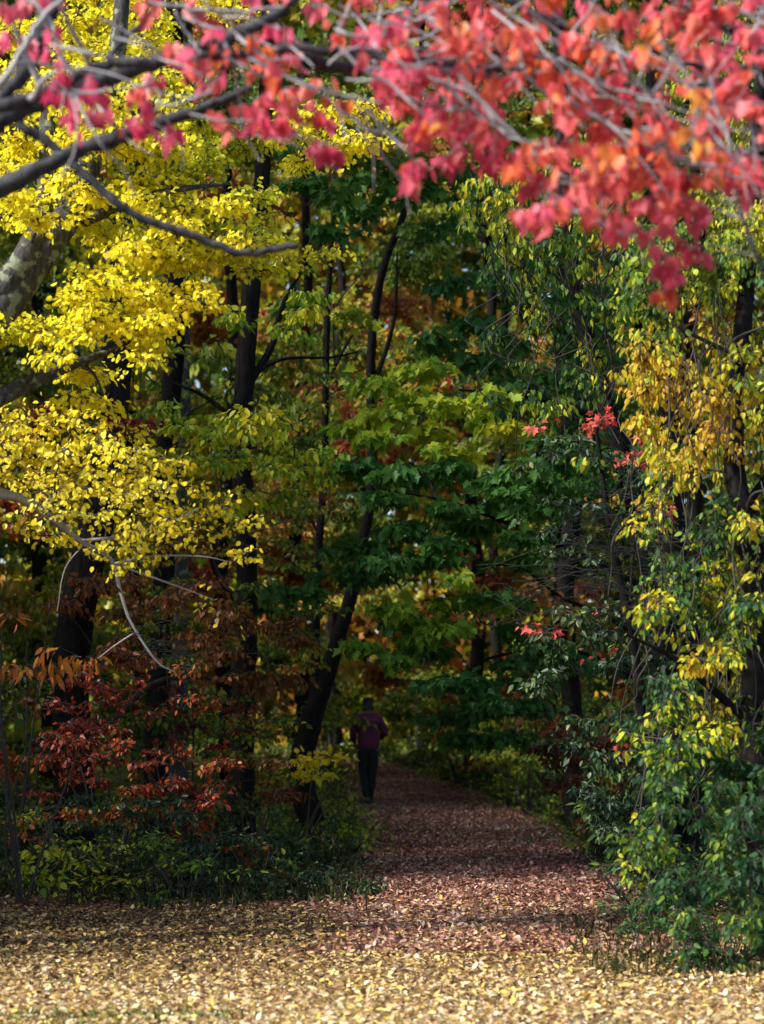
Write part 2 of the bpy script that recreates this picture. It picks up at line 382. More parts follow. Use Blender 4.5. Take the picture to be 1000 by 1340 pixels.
# ------------------------------------------------------------------ red maple overhead (close to the camera)
t = Tree('red_maple', (-3.1, 9.6, 0), 'red maple reaching over the top of the view with crimson leaves on bare grey branches')
t.stem([(-3.1,9.6,-.1),(-3.05,9.6,1.2),(-2.9,9.55,2.6),(-2.75,9.5,3.9),(-2.7,9.45,5.2)], [.2,.15,.13,.11,.07], mat='bark_grey')
D=9.2
def limb(pts, rpx, d=D, start=None, mat='bark_red', name='limb', sides=9):
    L = PP(pts, d)
    if start is not None: L = [np.array(start, float)]+L
    r = list(np.array(rpx, float)*d/F)
    if start is not None: r = [r[0]*1.5]+r
    return t.stem(L, r, name, mat, sides, 7, .0035, .10)
limb([(-60,190),(0,158),(60,130),(150,100),(230,72),(300,48),(360,22),(400,-20)], [16,13,11,10,9,9,8,6], start=(-2.8,9.5,3.4))
limb([(-40,150),(60,122),(130,88),(200,82),(300,72),(400,64),(500,74),(640,88),(760,104),(860,118)], [10,8,7,6,6.5,6,6,5,4,3], d=9.0, start=(-2.8,9.5,3.6))
limb([(480,92),(560,97),(620,97),(670,105),(740,98),(800,110)], [7,7.5,7,6,4.5,3], d=9.3, start=P(400,80,9.1))
limb([(-60,275),(0,248),(60,216),(110,196),(160,178),(220,158),(265,142),(330,115)], [15,13,11,10,9.5,8.5,7,4], d=9.4, start=(-2.85,9.55,2.8))
limb([(-40,130),(30,165),(70,192),(110,228),(150,262),(190,288),(250,308),(310,330),(355,328),(390,320)], [7,6.5,6.5,6,6,5.5,5.5,5,4.5,4], d=10.2, start=(-2.8,9.5,3.3))
limb([(95,-30),(60,25),(45,70),(20,110),(-20,150)], [10,12,11,9,8], d=9.6)
limb([(225,-30),(200,15),(165,50),(140,78)], [5,5,4,3.5], d=9.2)
limb([(560,-60),(640,-20),(690,15),(740,35)], [10,8,6,3.5], d=9.1)
limb([(1040,60),(985,92),(930,108),(900,112)], [5,5,4,3], d=9.0)
limb([(1040,60),(960,92),(900,85),(815,80)], [4,4,3.5,2.5], d=9.2)
limb([(860,-30),(910,15),(960,45),(1030,85)], [4,4,4.5,5], d=9.4)
limb([(1030,400),(995,345),(975,295),(960,262)], [3,3,2.5,2], d=8.8)
G='twig_grey'
for pts, r, d in [
    ([(-10,120),(25,75),(50,30),(90,-15)],[5,4.5,4,3.5],8.4), ([(195,2),(240,10),(300,16),(370,10)],[2.5,3,2.5,2],8.6),
    ([(330,75),(370,95),(430,120),(500,135)],[2.5,2.3,2,1.6],8.8),([(540,88),(590,118),(640,160),(690,185),(730,195)],[2.8,2.6,2.4,2.2,1.6],8.7),
    ([(600,96),(628,130),(650,162),(668,182)],[3,3,2.5,2],8.6),([(640,80),(700,74),(735,80),(775,108),(850,128)],[3,3,3.5,3,2],8.7),
    ([(740,130),(790,158),(830,178),(900,195)],[3.5,3.5,3,2],8.6),([(830,180),(880,205),(950,228),(1020,250)],[3,3,2.5,2],8.6),
    ([(560,100),(620,125),(690,190),(720,222),(760,240)],[2,2.3,2.3,2,1.6],8.5),([(740,268),(765,282),(800,300),(830,312)],[3,3,2.5,1.6],8.7),
    ([(230,15),(250,50),(262,70)],[2.2,2,1.8],8.9),([(430,85),(455,66),(480,62),(500,66)],[2,2,2,1.6],8.7),
    ([(685,85),(690,100),(715,120),(750,135)],[2.4,2.4,2.2,2],8.6),([(880,5),(940,12),(1010,20)],[3,3,2.5],9.0),
    ([(350,160),(365,175),(400,180),(430,190)],[2,1.8,1.6,1.4],9.0),([(200,95),(210,130),(190,165)],[2,1.6,1.4],9.0)]:
    p, rr = smooth_path(PP(pts, d), np.array(r)*d/F, 6, .004)
    tb = Tubes(); tb.add(p, rr, 6); tb.build('limb', M[G], t.t, t.org); t.nodes.append((p, rr))
for k_ in range(120):
    x_ = rng.uniform(430,990) if k_ < 95 else rng.uniform(20,430); y_ = rng.uniform(-10,250) if x_ > 560 else rng.uniform(-10,150); dd = rng.uniform(8.4,9.2)
    if x_ > 560 and y_ > 60 + (x_-560)*.5: continue
    L_ = rng.uniform(60,190); a_ = rng.uniform(.15,.95); pts = [P(x_,y_,dd)]
    for j_ in range(4):
        a_ += rng.normal(0,.28); x_ += L_/4*math.cos(a_); y_ += L_/4*math.sin(a_); dd += rng.normal(0,.03); pts.append(P(x_,y_,dd))
    p, rr = smooth_path(pts, np.array([2.3,2.0,1.7,1.4,.9])*rng.uniform(.7,1.2)*8.8/F, 4); t.tw.add(p, rr, 5)
kw = dict(kind='maple', mat='red', droop=.8, flat=.15, per=9, tr=.0022, side=.9, cl=(.55,.35), curl=.3, reg=False, tier=.1)
SZ=.061; t.k=0.8
t.region([(450,-40),(1040,-40),(1040,250),(960,262),(905,300),(830,305),(760,290),(700,270),(640,190),(560,205),(520,150),(455,110)], (8.4,9.5), SZ, 1.6, 44, (42,38), .35, tone=(.34,.5), **kw)
t.region([(640,170),(950,150),(930,285),(840,290),(760,280),(690,290),(665,240)], (8.3,9.2), SZ, 1.3, 44, (40,36), .3, tone=(.40,.55), **kw)
t.region([(0,-30),(130,-30),(120,120),(30,110)], (8.4,9.2), SZ, .5, 55, (34,40), .25, tone=(.22,.5), **kw)
t.region([(55,60),(130,90),(150,170),(75,165)], (8.6,9.2), SZ, .6, 50, (22,28), .2, tone=(.2,.5), **kw)
t.region([(150,-20),(450,-30),(455,60),(330,60),(160,40)], (8.4,9.4), SZ, .42, 55, (40,26), .3, tone=(.35,.6), **kw)
t.region([(160,90),(225,100),(215,185),(165,190)], (8.6,9.2), SZ, .75, 45, (25,35), .2, tone=(.4,.6), **kw)
t.region([(200,60),(330,60),(450,90),(450,200),(400,195),(330,215),(250,120)], (8.6,9.5), SZ, 1.0, 44, (30,32), .3, tone=(.62,.6), **kw)
t.region([(510,130),(620,160),(660,220),(610,215),(550,240),(520,210)], (8.6,9.2), SZ, 1.2, 45, (28,32), .2, tone=(.45,.7), **kw)
for x_,y_,rx,ry,nn,tn in [(545,215,16,35,20,.75),(875,350,24,35,30,.4),(905,325,20,18,12,.3),(425,195,28,18,18,.35),(690,290,20,16,14,.5),
                       (800,300,40,12,26,.5),(870,382,14,14,12,.75),(950,200,30,45,40,.2),(975,235,20,25,16,.4),(85,130,22,30,12,.15),(110,160,26,20,9,.15),(185,150,20,30,16,.4),(350,170,30,26,22,.6)]:
    m = 8.9/F; t.spray(P(x_,y_,8.9), (rx*m,.15,ry*m), nn, SZ, tone=(tn,.6), **kw)
t.done('twig_grey')

# ------------------------------------------------------------------ yellow tree, left
t = Tree('yellow_maple', on_ground(-60,16.5), 'bright yellow leaved tree leaning out from the left edge, with a grey lichen spotted trunk')
b0 = on_ground(-60,16.5)
t.stem([b0-[0,0,.1], P(-70,900,16.6), P(-65,650,16.7), P(-40,470,16.8), P(20,380,17), P(60,325,17.1), P(95,270,17.3), P(125,190,17.5), P(150,90,17.6), P(165,-60,17.8)], [.24,.19,.16,.14,.125,.115,.10,.08,.07,.05], mat='bark_grey', sides=14)
t.stem([P(-40,470,16.8), P(-10,400,16.9), P(40,325,17.0), P(60,260,17.4), P(62,180,17.6), P(58,60,18)], [.09,.10,.09,.075,.06,.04], 'limb', 'bark_grey')
t.stem([P(110,290,17.3), P(160,268,17.2), P(220,250,17), P(300,240,17)], [.045,.035,.025,.012], 'limb', 'bark_grey')
t.stem([P(-60,560,16.7), P(0,520,16.9), P(60,492,17.2), P(120,468,17.4), P(160,455,17.6)], [.08,.065,.045,.03,.012], 'limb', 'bark_grey')
t.stem([P(-65,640,16.7), P(20,650,17), P(70,680,17.2), P(105,708,17.3), P(145,732,17.4), P(158,775,17.4), P(172,815,17.4), P(205,865,17.4),P(230,880,17.4)], [.06,.035,.026,.022,.018,.013,.011,.008,.004], 'limb', 'twig_grey', 7)
t.stem([P(148,738,17.4), P(200,728,17.3), P(262,728,17.2), P(300,735,17.2)], [.011,.008,.006,.003], 'limb', 'twig_grey', 6)
t.stem([P(150,738,17.4), P(190,752,17.4), P(240,770,17.3), P(280,785,17.3)], [.012,.009,.006,.003], 'limb', 'twig_grey', 6)
t.stem([P(105,708,17.3), P(170,700,17.2), P(230,680,17.1), P(260,665,17.1)], [.014,.01,.007,.004], 'limb', 'twig_grey', 6)
t.stem([P(176,828,17.4), P(150,845,17.4), P(128,862,17.3)], [.007,.005,.003], 'limb', 'twig_grey', 5)
t.stem([P(110,712,17.3), P(85,745,17.3), P(75,800,17.3)], [.006,.004,.002], 'limb', 'twig_grey', 5)
for k_ in range(16):
    a_ = P(rng.uniform(165,215), rng.uniform(800,868), 17.4); e_ = a_+np.array([rng.uniform(.1,.55), rng.uniform(-.2,.2), rng.uniform(-.12,.12)])
    p, rr = smooth_path([a_, (a_+e_)/2+rng.standard_normal(3)*.05, e_], [.004,.003,.0015], 4); t.tw.add(p, rr, 4)
kw = dict(kind='ovate', mat='yellow', droop=.4, flat=.55, per=13, tr=.003, side=1.5, cl=(.7,.5), curl=.3, tier=.45)
YS=.045; t.k=1.75; kw['side']=2.4; kw['per']=10; kw['kind']='round'
t.region([(0,285),(60,230),(140,165),(230,190),(330,240),(395,300),(380,330),(300,350),(290,395),(235,420),(205,460),(140,425),(60,440),(0,440),(100,400),(110,320)], (16.6,18.4), YS, 1.55, 42, (42,20), .45, tone=(.42,.6), **kw)
t.region([(120,330),(290,330),(290,395),(235,420),(205,460),(140,425),(60,440),(20,430)], (16.5,17.4), YS, 1.3, 42, (40,18), .35, tone=(.5,.5), **kw)
t.region([(0,-20),(60,40),(140,80),(160,180),(90,210),(0,245)], (17.5,19), YS, 1.4, 48, (45,22), .45, tone=(.5,.5), **kw)
t.region([(60,-30),(330,-30),(330,60),(160,110),(100,60)], (18,19.5), YS, 1.1, 50, (45,22), .45, tone=(.5,.5), **kw)
t.region([(230,150),(330,130),(480,150),(510,215),(430,235),(320,215),(240,200)], (18,19), YS, 1.1, 42, (38,16), .4, tone=(.35,.5), **kw)
t.region([(250,300),(420,290),(440,340),(390,360),(300,365)], (17.2,18.5), YS, .9, 42, (40,15), .4, tone=(.25,.5), **kw)
t.region([(50,480),(100,465),(190,520),(150,545),(60,510)], (17,17.8), YS, 1.1, 36, (32,14), .3, tone=(.5,.5), **kw)
t.region([(0,255),(90,275),(60,300),(0,300)], (16.4,17), YS, 1.3, 36, (30,14), .3, tone=(.5,.5), **kw)
t.region([(60,100),(190,60),(250,150),(200,250),(110,255),(60,200)], (16.6,17.3), YS, 1.1, 40, (38,18), .3, tone=(.45,.5), **kw)
t.region([(0,400),(60,430),(140,425),(200,460),(170,480),(60,470),(0,450)], (16.4,17.2), YS, .9, 36, (34,14), .3, tone=(.5,.5), **kw)
t2k = dict(kw); t2k['mat']='golden'; t2k['tier']=.1; t2k['per']=7
t.region([(-10,540),(90,545),(150,562),(235,600),(225,640),(150,660),(60,640),(-10,630)], (16.2,17.8), .045, 1.05, 28, (44,24), .35, tone=(.5,.7), **t2k)
t.region([(0,630),(150,640),(240,650),(250,700),(200,725),(150,745),(90,730),(20,680)], (16.4,17.6), .044, .62, 26, (34,24), .3, tone=(.6,.6), **t2k)
t.region([(200,620),(290,650),(340,690),(330,740),(260,700),(200,690)], (16.8,17.6), .044,.55, 26, (28,15), .3, tone=(.5,.6), **t2k)
for x_,y_,nn in [(272,790,6),(262,803,5),(300,826,3),(283,770,4),(310,735,6),(340,676,7),(215,720,8),(80,700,12),(55,690,8)]:
    t.spray(P(x_,y_,17.2), (.06,.06,.04), nn, .05, tone=(.6,.5), **t2k)
t.done('twig')

# ------------------------------------------------------------------ trees standing in the middle distance
def up(px, top, base_d, w0, w1, bend=8, n=7, top_d=None):
    b = on_ground(px, base_d); T = P(top[0], top[1], top_d or base_d)
    pts = [b-[0,0,.1]]+[b*(1-k)+T*k+np.array([rng.uniform(-bend,bend)/F*base_d, rng.uniform(-.1,.1), 0]) for k in np.linspace(.12,.9,n)]+[T]
    return pts, list(np.linspace(w0, w1, len(pts)))
MG = 'tall trees standing inside the wood'
# thick dark trunk left
t = Tree('oak_tree', on_ground(100,24), 'thick dark trunk at the left with rust brown leaves hanging in front of it', 'tree', MG)
t.stem([on_ground(100,24)-[0,0,.1], P(96,1000,24), P(92,880,24), P(105,780,24), P(125,690,24), P(140,600,24.2), P(152,500,24.3), P(160,380,24.5), P(170,150,25), P(175,-250,26)], [.24,.20,.185,.175,.165,.16,.15,.14,.12,.09], sides=14)
t.stem([P(125,690,24), P(185,640,24.2), P(250,600,24.5)], [.06,.045,.02], 'limb')
kw = dict(kind='ovate', mat='rust', droop=.55, flat=.6, per=14, tr=.004, side=1.5, cl=(1.2,.4), tier=.4)
t.region([(75,790),(150,745),(270,760),(320,800),(290,850),(160,870),(90,850)], (22.5,24), .075, 1.0, 48, (42,18), .5, tone=(.55,.7), **kw)
t.region([(230,770),(420,820),(430,920),(350,910),(290,850)], (24,27), .08, 1.2, 50, (42,20), .5, tone=(.5,.6), **kw)
t.spray(P(150,-200,26), (4.2,4,2.4), 9000, .15, kind='tuft', mat='autumn', droop=.4, twigs=False, tone=(.35,.6), per=40, tr=.012, side=1.5)
t.done()
# second dark trunks at left
t = Tree('oak_tree', on_ground(205,29), 'slim dark trunk rising between the thick left trunk and the straight black one', 'tree', MG)
p_, r_ = up(205, (240,-200), 29, .15, .09); t.stem(p_, r_)
kw = dict(kind='ovate', mat='olive', droop=.5, flat=.7, per=16, tr=.005, side=1.6, cl=(1.2,.4), tier=.4, twigs=False)
t.region([(150,470),(420,440),(440,600),(200,560)], (27,31), .12, .7, 60, (60,22), .6, tone=(.5,.7), **kw)
t.spray(P(230,-190,29.5), (4,4,2.6), 8000, .16, kind='tuft', mat='olive', droop=.4, twigs=False, tone=(.5,.6), per=40, tr=.012, side=1.5)
t.done()
t = Tree('ash_tree', on_ground(232,33), 'pale grey trunk seen between the yellow foliage at upper left', 'tree', MG)
p_, r_ = up(232, (243,-150), 33, .14, .10, 3); t.stem(p_, r_, mat='bark_grey')
t.spray(P(243,-160,33.5), (4,4,2.4), 7000, .17, kind='tuft', mat='autumn', droop=.4, twigs=False, tone=(.35,.6), per=40, tr=.012, side=1.5)
t.done()
# straight black trunk
t = Tree('oak_tree', on_ground(318,28), 'straight black trunk standing upright left of the path, tallest of the dark ones', 'tree', MG)
t.stem([on_ground(318,28)-[0,0,.1], P(316,1000,28), P(320,890,28), P(323,790,28), P(322,700,28), P(316,600,28), P(320,500,28), P(327,400,28), P(337,300,28), P(345,200,28), P(352,0,28.5), P(360,-260,29)], [.17,.15,.14,.125,.12,.115,.115,.11,.10,.09,.08,.06], sides=12)
t.stem([P(320,510,28), P(355,455,28), P(370,400,28), P(400,345,28), P(420,320,28)], [.05,.04,.03,.02,.012], 'limb')
t.stem([P(318,560,28), P(270,520,28.2), P(225,500,28.5)], [.035,.025,.012], 'limb')
t.stem([P(321,495,28), P(370,470,28), P(430,468,28.2), P(470,460,28.4)], [.03,.022,.015,.008], 'limb')
kw = dict(kind='ovate', mat='yellowgreen', droop=.5, flat=.7, per=12, tr=.004, side=1.3, cl=(.9,.4), tier=.5)
t.region([(215,520),(300,520),(390,540),(460,600),(440,640),(380,650),(300,680),(230,640),(210,600)], (23.5,26), .095, 1.7, 42, (48,16), .5, tone=(.62,.9), **kw)
t.region([(300,395),(430,385),(450,420),(380,440),(290,420)], (24,26.5), .10, 1.4, 42, (44,14), .5, tone=(.5,.8), **kw)
kw['mat']='autumn'; kw['kind']='ovate'
t.spray(P(350,-230,29), (4.2,4,2.4), 9000, .16, kind='tuft', mat='olive', droop=.4, twigs=False, tone=(.5,.6), per=40, tr=.012, side=1.5)
t.done()
# crooked two stemmed tree beside the path
t = Tree('crooked_tree', on_ground(415,32), 'crooked dark trunk curving beside the path just left of the walker', 'tree', MG)
b0 = on_ground(418,32)
t.stem([b0-[0,0,.15], P(412,1082,32), P(398,1040,32), P(397,990,32), P(408,940,32), P(426,890,32), P(444,830,32), P(462,770,32), P(475,710,32), P(486,640,32), P(487,560,32), P(485,480,32), P(492,400,32), P(505,340,32), P(528,280,32), P(545,180,32.2), P(560,-120,32.5)],
       [.19,.175,.165,.155,.14,.12,.10,.085,.075,.07,.066,.062,.058,.05,.045,.04,.03], sides=12)
t.stem([P(410,935,32), P(413,880,32), P(413,800,32), P(417,720,32), P(424,620,32), P(426,520,32), P(428,430,32), P(433,330,32), P(440,230,32)], [.08,.065,.06,.055,.05,.048,.045,.035,.02], 'limb')
t.stem([P(490,500,32), P(508,450,32), P(518,400,32), P(520,330,32)], [.035,.03,.022,.012], 'limb')
t.stem([P(426,505,32), P(460,440,32),P(480,425,32.2)], [.025,.018,.008], 'limb')
t.stem([P(418,700,32), P(390,650,32), P(375,640,32)], [.022,.014,.006], 'limb')
kw = dict(kind='maple_lo', mat='darkgreen', droop=.4, flat=1.0, per=16, tr=.005, side=1.3, cl=(1.0,.45), tier=.55, twigs=False)
t.region([(380,200),(520,190),(610,230),(640,300),(560,350),(470,350),(400,300)], (28,31), .15, 1.5, 55, (56,16), .6, tone=(.25,.5), **kw)
t.region([(360,330),(480,350),(440,430),(360,410)], (28,31), .14, .7, 50, (50,14), .6, tone=(.6,.5), **kw)
kw2 = dict(kw); kw2['mat']='autumn'; kw2['kind']='ovate'
t.region([(330,400),(480,400),(620,420),(640,560),(480,600),(330,560)], (33,38), .13, .7, 55, (56,22), .7, tone=(.5,.9), **kw2)
t.spray(P(520,-160,32), (4.4,4,2.4), 9000, .17, kind='tuft', mat='darkgreen', droop=.4, twigs=False, tone=(.4,.6), per=40, tr=.012, side=1.5)
t.done()
# dark green maple over the path
t = Tree('green_maple', on_ground(905,27), 'broad dark green maple with layered leaves spreading over the path', 'tree')
t.stem([on_ground(905,27)-[0,0,.1], P(900,1000,27), P(890,850,27), P(880,700,27), P(875,500,27), P(860,300,27), P(850,-100,27)], [.2,.17,.16,.15,.12,.1,.06])
for L, r in [([(888,800,27),(800,745,26.5),(700,700,26),(600,660,25.6),(500,640,25.3)],[.045,.035,.028,.018,.008]),
             ([(892,880,27),(800,810,26.5),(735,782,26),(680,742,25.8),(620,742,25.5)],[.04,.028,.02,.014,.005]),
             ([(895,940,27),(820,880,26.5),(740,850,26),(640,862,25.6),(580,905,25.3)],[.035,.028,.02,.015,.007]),
             ([(878,650,27),(800,560,27),(700,520,26.8),(600,510,26.6)],[.06,.045,.03,.012])]:
    t.stem(PP(L), r, 'limb', sides=8)
kw = dict(kind='maple', mat='darkgreen', droop=.42, flat=1.1, per=14, tr=.004, side=1.1, cl=(1.1,.4), tier=.72, curl=.3, twigs=False)
GS=.105; t.k=2.8
t.region([(440,610),(560,585),(660,600),(720,640),(740,700),(690,740),(560,740),(470,770),(380,780),(370,750),(440,730),(500,690),(470,640)], (24.4,26.2), GS, 1.9, 50, (58,13), .6, tone=(.18,.35), **kw)
t.region([(670,570),(830,555),(850,650),(780,720),(680,700)], (23.4,25.0), GS, 1.3, 50, (56,13), .6, tone=(.2,.35), **kw)
t.region([(560,890),(600,850),(720,840),(800,880),(740,930),(690,960),(650,985),(590,960),(550,930)], (24.5,26.0), GS, 1.5, 48, (52,13), .6, tone=(.2,.35), **kw)
t.region([(500,810),(640,780),(720,800),(700,850),(560,860)], (25,26.5), GS, 1.2, 48, (52,13), .6, tone=(.3,.5), **kw)
kw['mat']='yellowgreen'; kw['tone']=(.42,.6)
t.region([(450,500),(560,480),(700,510),(710,570),(600,600),(470,590)], (25.4,27), .12, 1.5, 48, (56,14), .6, **kw)
t.region([(460,850),(500,790),(560,750),(640,760),(680,800),(600,860),(520,885)], (24.6,25.6), .12, 1.1, 46, (46,13), .5, **kw)
kw['mat']='darkgreen'; kw['tone']=(.3,.5)
t.region([(560,350),(800,330),(830,560),(700,560),(560,480)], (27,30), .15, 1.0, 55, (56,16), .7, **kw)
t.spray(P(760,-150,28), (4.2,4,2.4), 9000, .17, kind='tuft', mat='darkgreen', droop=.4, twigs=False, tone=(.4,.6), per=40, tr=.012, side=1.5)
t.done()
# short dead fork over the path
t = Tree('broken_tree', on_ground(553,58), 'short dark broken trunk with one bent limb behind the green maple leaves', 'tree')
t.stem([on_ground(553,58)-[0,0,.1], P(552,960,58), P(548,905,58), P(546,882,58)], [.17,.15,.16,.16]); t.stem([P(546,886,58), P(538,878,58), P(522,870,58), P(505,868,58)], [.13,.10,.08,.05], 'limb')
t.stem([P(546,890,58), P(556,862,58), P(560,820,58.3)], [.1,.06,.03], 'limb')
t.done()
# dark trunk right of path
t = Tree('oak_tree', on_ground(752,34), 'dark trunk half hidden behind the green maple right of the path', 'tree', MG)
p_, r_ = up(752, (735,-150), 34, .15, .07, 10); t.stem(p_, r_)
t.spray(P(735,-160,34.5), (4.2,4,2.5), 8000, .18, kind='tuft', mat='olive', droop=.4, twigs=False, tone=(.5,.6), per=40, tr=.012, side=1.5)
t.region([(620,760),(840,760),(840,960),(700,1000)], (32,36), .14, .7, 60, (56,22), .7, kind='ovate', mat='rust', tone=(.5,.7), per=16, twigs=False)
t.done()

# ------------------------------------------------------------------ vine hung trees on the right
t = Tree('vine_hung_tree', on_ground(872,24), 'dark tree wrapped in grey vine stems with small green and yellow leaves', 'tree')
t.stem([on_ground(872,24)-[0,0,.1], P(868,900,24), P(850,750,24), P(815,600,24), P(770,450,24), P(745,330,24), P(735,200,24), P(725,-100,24.5)], [.12,.10,.10,.09,.08,.08,.07,.05])
for k_ in range(34):                                            # hanging and tangled vine stems
    x_ = rng.uniform(650,820); y_ = rng.uniform(250,420); L_ = rng.uniform(120,330)
    pts = [P(x_+rng.normal(0,14)+j_*rng.normal(0,7), y_+L_*j_/5, rng.uniform(22.6,23.6)) for j_ in range(6)]
    p, rr = smooth_path(pts, [.007,.007,.006,.006,.005,.004], 4); t.tw.add(p, rr, 4)
kw = dict(kind='ovate', mat='vine', droop=.8, flat=.3, per=12, tr=.003, side=1.4, cl=(.9,.45), tier=.0, twigs=True)
t.region([(590,250),(660,230),(820,290),(830,450),(770,480),(700,420),(640,380),(600,330)], (22,24), .085, .8, 42, (34,30), .5, tone=(.32,.8), **kw)
t.region([(640,420),(780,450),(800,560),(700,600),(650,520)], (22.4,24), .08, .45, 42, (30,26), .5, tone=(.3,.8), **kw)
t.region([(600,225),(700,240),(720,330),(640,340)], (22,23.5), .08, .7, 42, (30,26), .5, tone=(.5,.7), **kw)
t.done()
t = Tree('holly_tree', on_ground(850,20.8), 'small dense dark green tree between the path and the hanging vines', 'tree')
b0 = on_ground(850,20.8); t.stem([b0-[0,0,.1], P(845,1000,20.8), P(830,850,20.8), P(800,700,20.8), P(780,560,20.8)], [.05,.045,.04,.03,.015])
kw = dict(kind='ovate', mat='holly', droop=.5, flat=.6, per=16, tr=.004, side=1.5, cl=(.8,.45), tier=.2, twigs=False)
t.region([(650,600),(800,560),(850,620),(860,800),(700,720)], (20.4,21.6), .075, .6, 46, (40,26), .5, tone=(.35,.7), **kw)
t.region([(690,860),(760,800),(880,800),(880,1040),(790,1080),(730,1000)], (20.4,21.6), .08, 1.1, 46, (40,26), .5, tone=(.3,.6), **kw)
t.region([(780,1030),(880,1020),(880,1200),(840,1210),(800,1130)], (19.0,20.4), .07, 1.1, 42, (36,22), .4, tone=(.35,.6), **kw)
t.done()
t = Tree('bittersweet_vine', on_ground(1010,15.5), 'tall mass of hanging vine with green, yellow and gold leaves along the right edge', 'vine')
t.stem([on_ground(1010,15.6)-[0,0,.1], P(1000,1150,15.6), P(985,950,15.8), P(990,750,16), P(960,600,16.2), P(975,400,16.5), P(990,200,16.8), P(1000,-60,17)], [.12,.1,.09,.08,.07,.06,.05,.03])
t.stem([P(992,760,16), P(960,690,16.1), P(985,650,16.2), P(1020,600,16.3)], [.04,.035,.03,.02], 'limb')
t.stem([P(985,950,15.8), P(930,900,15.7), P(880,860,15.6), P(820,830,15.5)], [.03,.025,.018,.008], 'limb')
for k_ in range(80):
    x_ = rng.uniform(830,1030); y_ = rng.uniform(300,900); L_ = rng.uniform(100,330)
    dd = rng.uniform(15.4,17.2); sl_ = rng.normal(0,10)
    pts = [P(x_+rng.normal(0,7)+j_*sl_, y_+L_*j_/5, dd+rng.normal(0,.08)) for j_ in range(6)]
    p, rr = smooth_path(pts, [.005,.005,.004,.004,.003,.002], 4); t.tw.add(p, rr, 4)
kw = dict(kind='ovate', mat='vine', droop=.75, flat=.35, per=11, tr=.003, side=1.6, cl=(.6,.4), tier=.0)
VS=.055; t.k=2.6
t.region([(820,290),(900,300),(1030,280),(1030,430),(940,420),(850,440),(830,370)], (15.6,17), VS, 1.3, 42, (34,30), .4, tone=(.62,.7), **kw)
t.region([(840,430),(1030,420),(1030,640),(960,660),(870,640),(830,560)], (15.6,17), VS, 1.25, 42, (26,36), .4, tone=(.58,1.0), **kw)
t.region([(880,60),(1030,30),(1030,300),(900,300)], (16.5,18), VS, 1.0, 48, (34,30), .4, tone=(.5,.7), **kw)
kw['droop']=.55; kw['flat']=.6; kw['cl']=(.35,.5)
t.region([(860,640),(1030,640),(1030,800),(930,790),(860,770),(840,700)], (15.4,16.8), VS*1.05, .9, 44, (34,30), .4, tone=(.38,.9), **kw)
t.region([(840,780),(1030,790),(1030,1000),(880,1010),(820,960),(850,880)], (15.0,16.6), VS*1.055, 1.15, 42, (34,28), .4, tone=(.3,.85), **kw)
t.region([(870,990),(1030,990),(1030,1300),(920,1290),(860,1210),(840,1100)], (14.4,15.8), VS*1.055, 1.5, 42, (36,30), .4, tone=(.16,.6), **kw)
kw['kind']='ovate'
for x_,y_,rx,ry,nn,tn,mt in [(860,790,36,14,45,.85,'vine'),(935,960,26,40,90,.72,'vine'),(820,985,18,12,14,.7,'vine'),(820,1130,30,10,18,.6,'vine'),
      (830,1155,26,10,14,.65,'vine'),(905,850,40,40,40,.7,'vine'),(990,780,20,40,30,.8,'vine'),(895,1000,18,8,10,.7,'vine'),(840,350,30,30,50,.6,'vine'),
      (970,480,30,50,50,.75,'vine'),(800,480,20,14,12,.8,'vine'),(770,600,16,10,8,.8,'vine'),(860,450,26,30,30,.7,'vine'),(905,1290,50,20,70,.3,'vine')]:
    m = 15.5/F; k2 = dict(kw); k2['mat']=mt; t.spray(P(x_,y_,15.4), (rx*m,.15,ry*m), nn, VS*1.05, tone=(tn,.35), **k2)
t.done()
# bare grey twigs reaching left from the vines
t = Tree('dead_shrub', on_ground(880,20), 'leafless shrub with fine grey twigs fanning left in front of the green maple', 'shrub')
r0 = P(900,760,20)
t.stem([on_ground(880,20)-[0,0,.1], P(885,950,20), P(900,760,20), P(905,690,20)], [.03,.025,.02,.01])
for k_ in range(30):
    a_ = P(rng.uniform(850,905), rng.uniform(660,830), rng.uniform(19.6,20.4)); ln = rng.uniform(.5,1.4); an = rng.uniform(-.35,.45)
    e_ = a_+np.array([-ln*math.cos(an), rng.uniform(-.3,.3), ln*math.sin(an)]); md = (a_+e_)/2+np.array([0,0,.12*ln])+rng.standard_normal(3)*.03
    p, rr = smooth_path([P(900,(a_[2]*0+760),20)*.0+a_, md, e_], [.006,.004,.0015], 5); t.br.add(p, rr, 4)
    for q_ in range(4):
        s_ = p[rng.integers(3,len(p)-1)]; f_ = s_+np.array([-rng.uniform(.1,.4), rng.uniform(-.1,.1), rng.uniform(-.15,.2)])
        t.tw.add(np.stack([s_, (s_+f_)/2+rng.standard_normal(3)*.015, f_]), np.array([.003,.0022,.001]), 3)
t.done('twig')
# sapling with pink red leaves
t = Tree('red_sapling', on_ground(840,22), 'thin sapling with scattered salmon red leaves in front of the vine tangle', 'sapling')
t.stem([on_ground(840,22)-[0,0,.1], P(835,950,22), P(825,800,22), P(835,650,22), P(840,540,22)], [.025,.02,.017,.012,.006], sides=7)
kw = dict(kind='maple_lo', mat='pink', droop=.4, flat=.6, per=6, tr=.003, side=1.6, tier=.4)
for x_,y_,nn,rx,ry in [(785,555,26,26,14),(840,600,40,34,26),(845,575,20,20,16),(690,820,12,22,8),(715,830,6,14,8),(785,855,7,20,18),(870,600,14,20,20),(940,560,14,30,14),(860,660,16,26,16),(810,975,5,8,8),(805,800,12,26,12),(895,800,6,20,10),(700,560,8,30,8)]:
    m = 21.5/F; t.spray(P(x_,y_,21.5), (rx*m,.2,ry*m), nn*1.5, .07, tone=(.5,.8), **kw)
t.done()

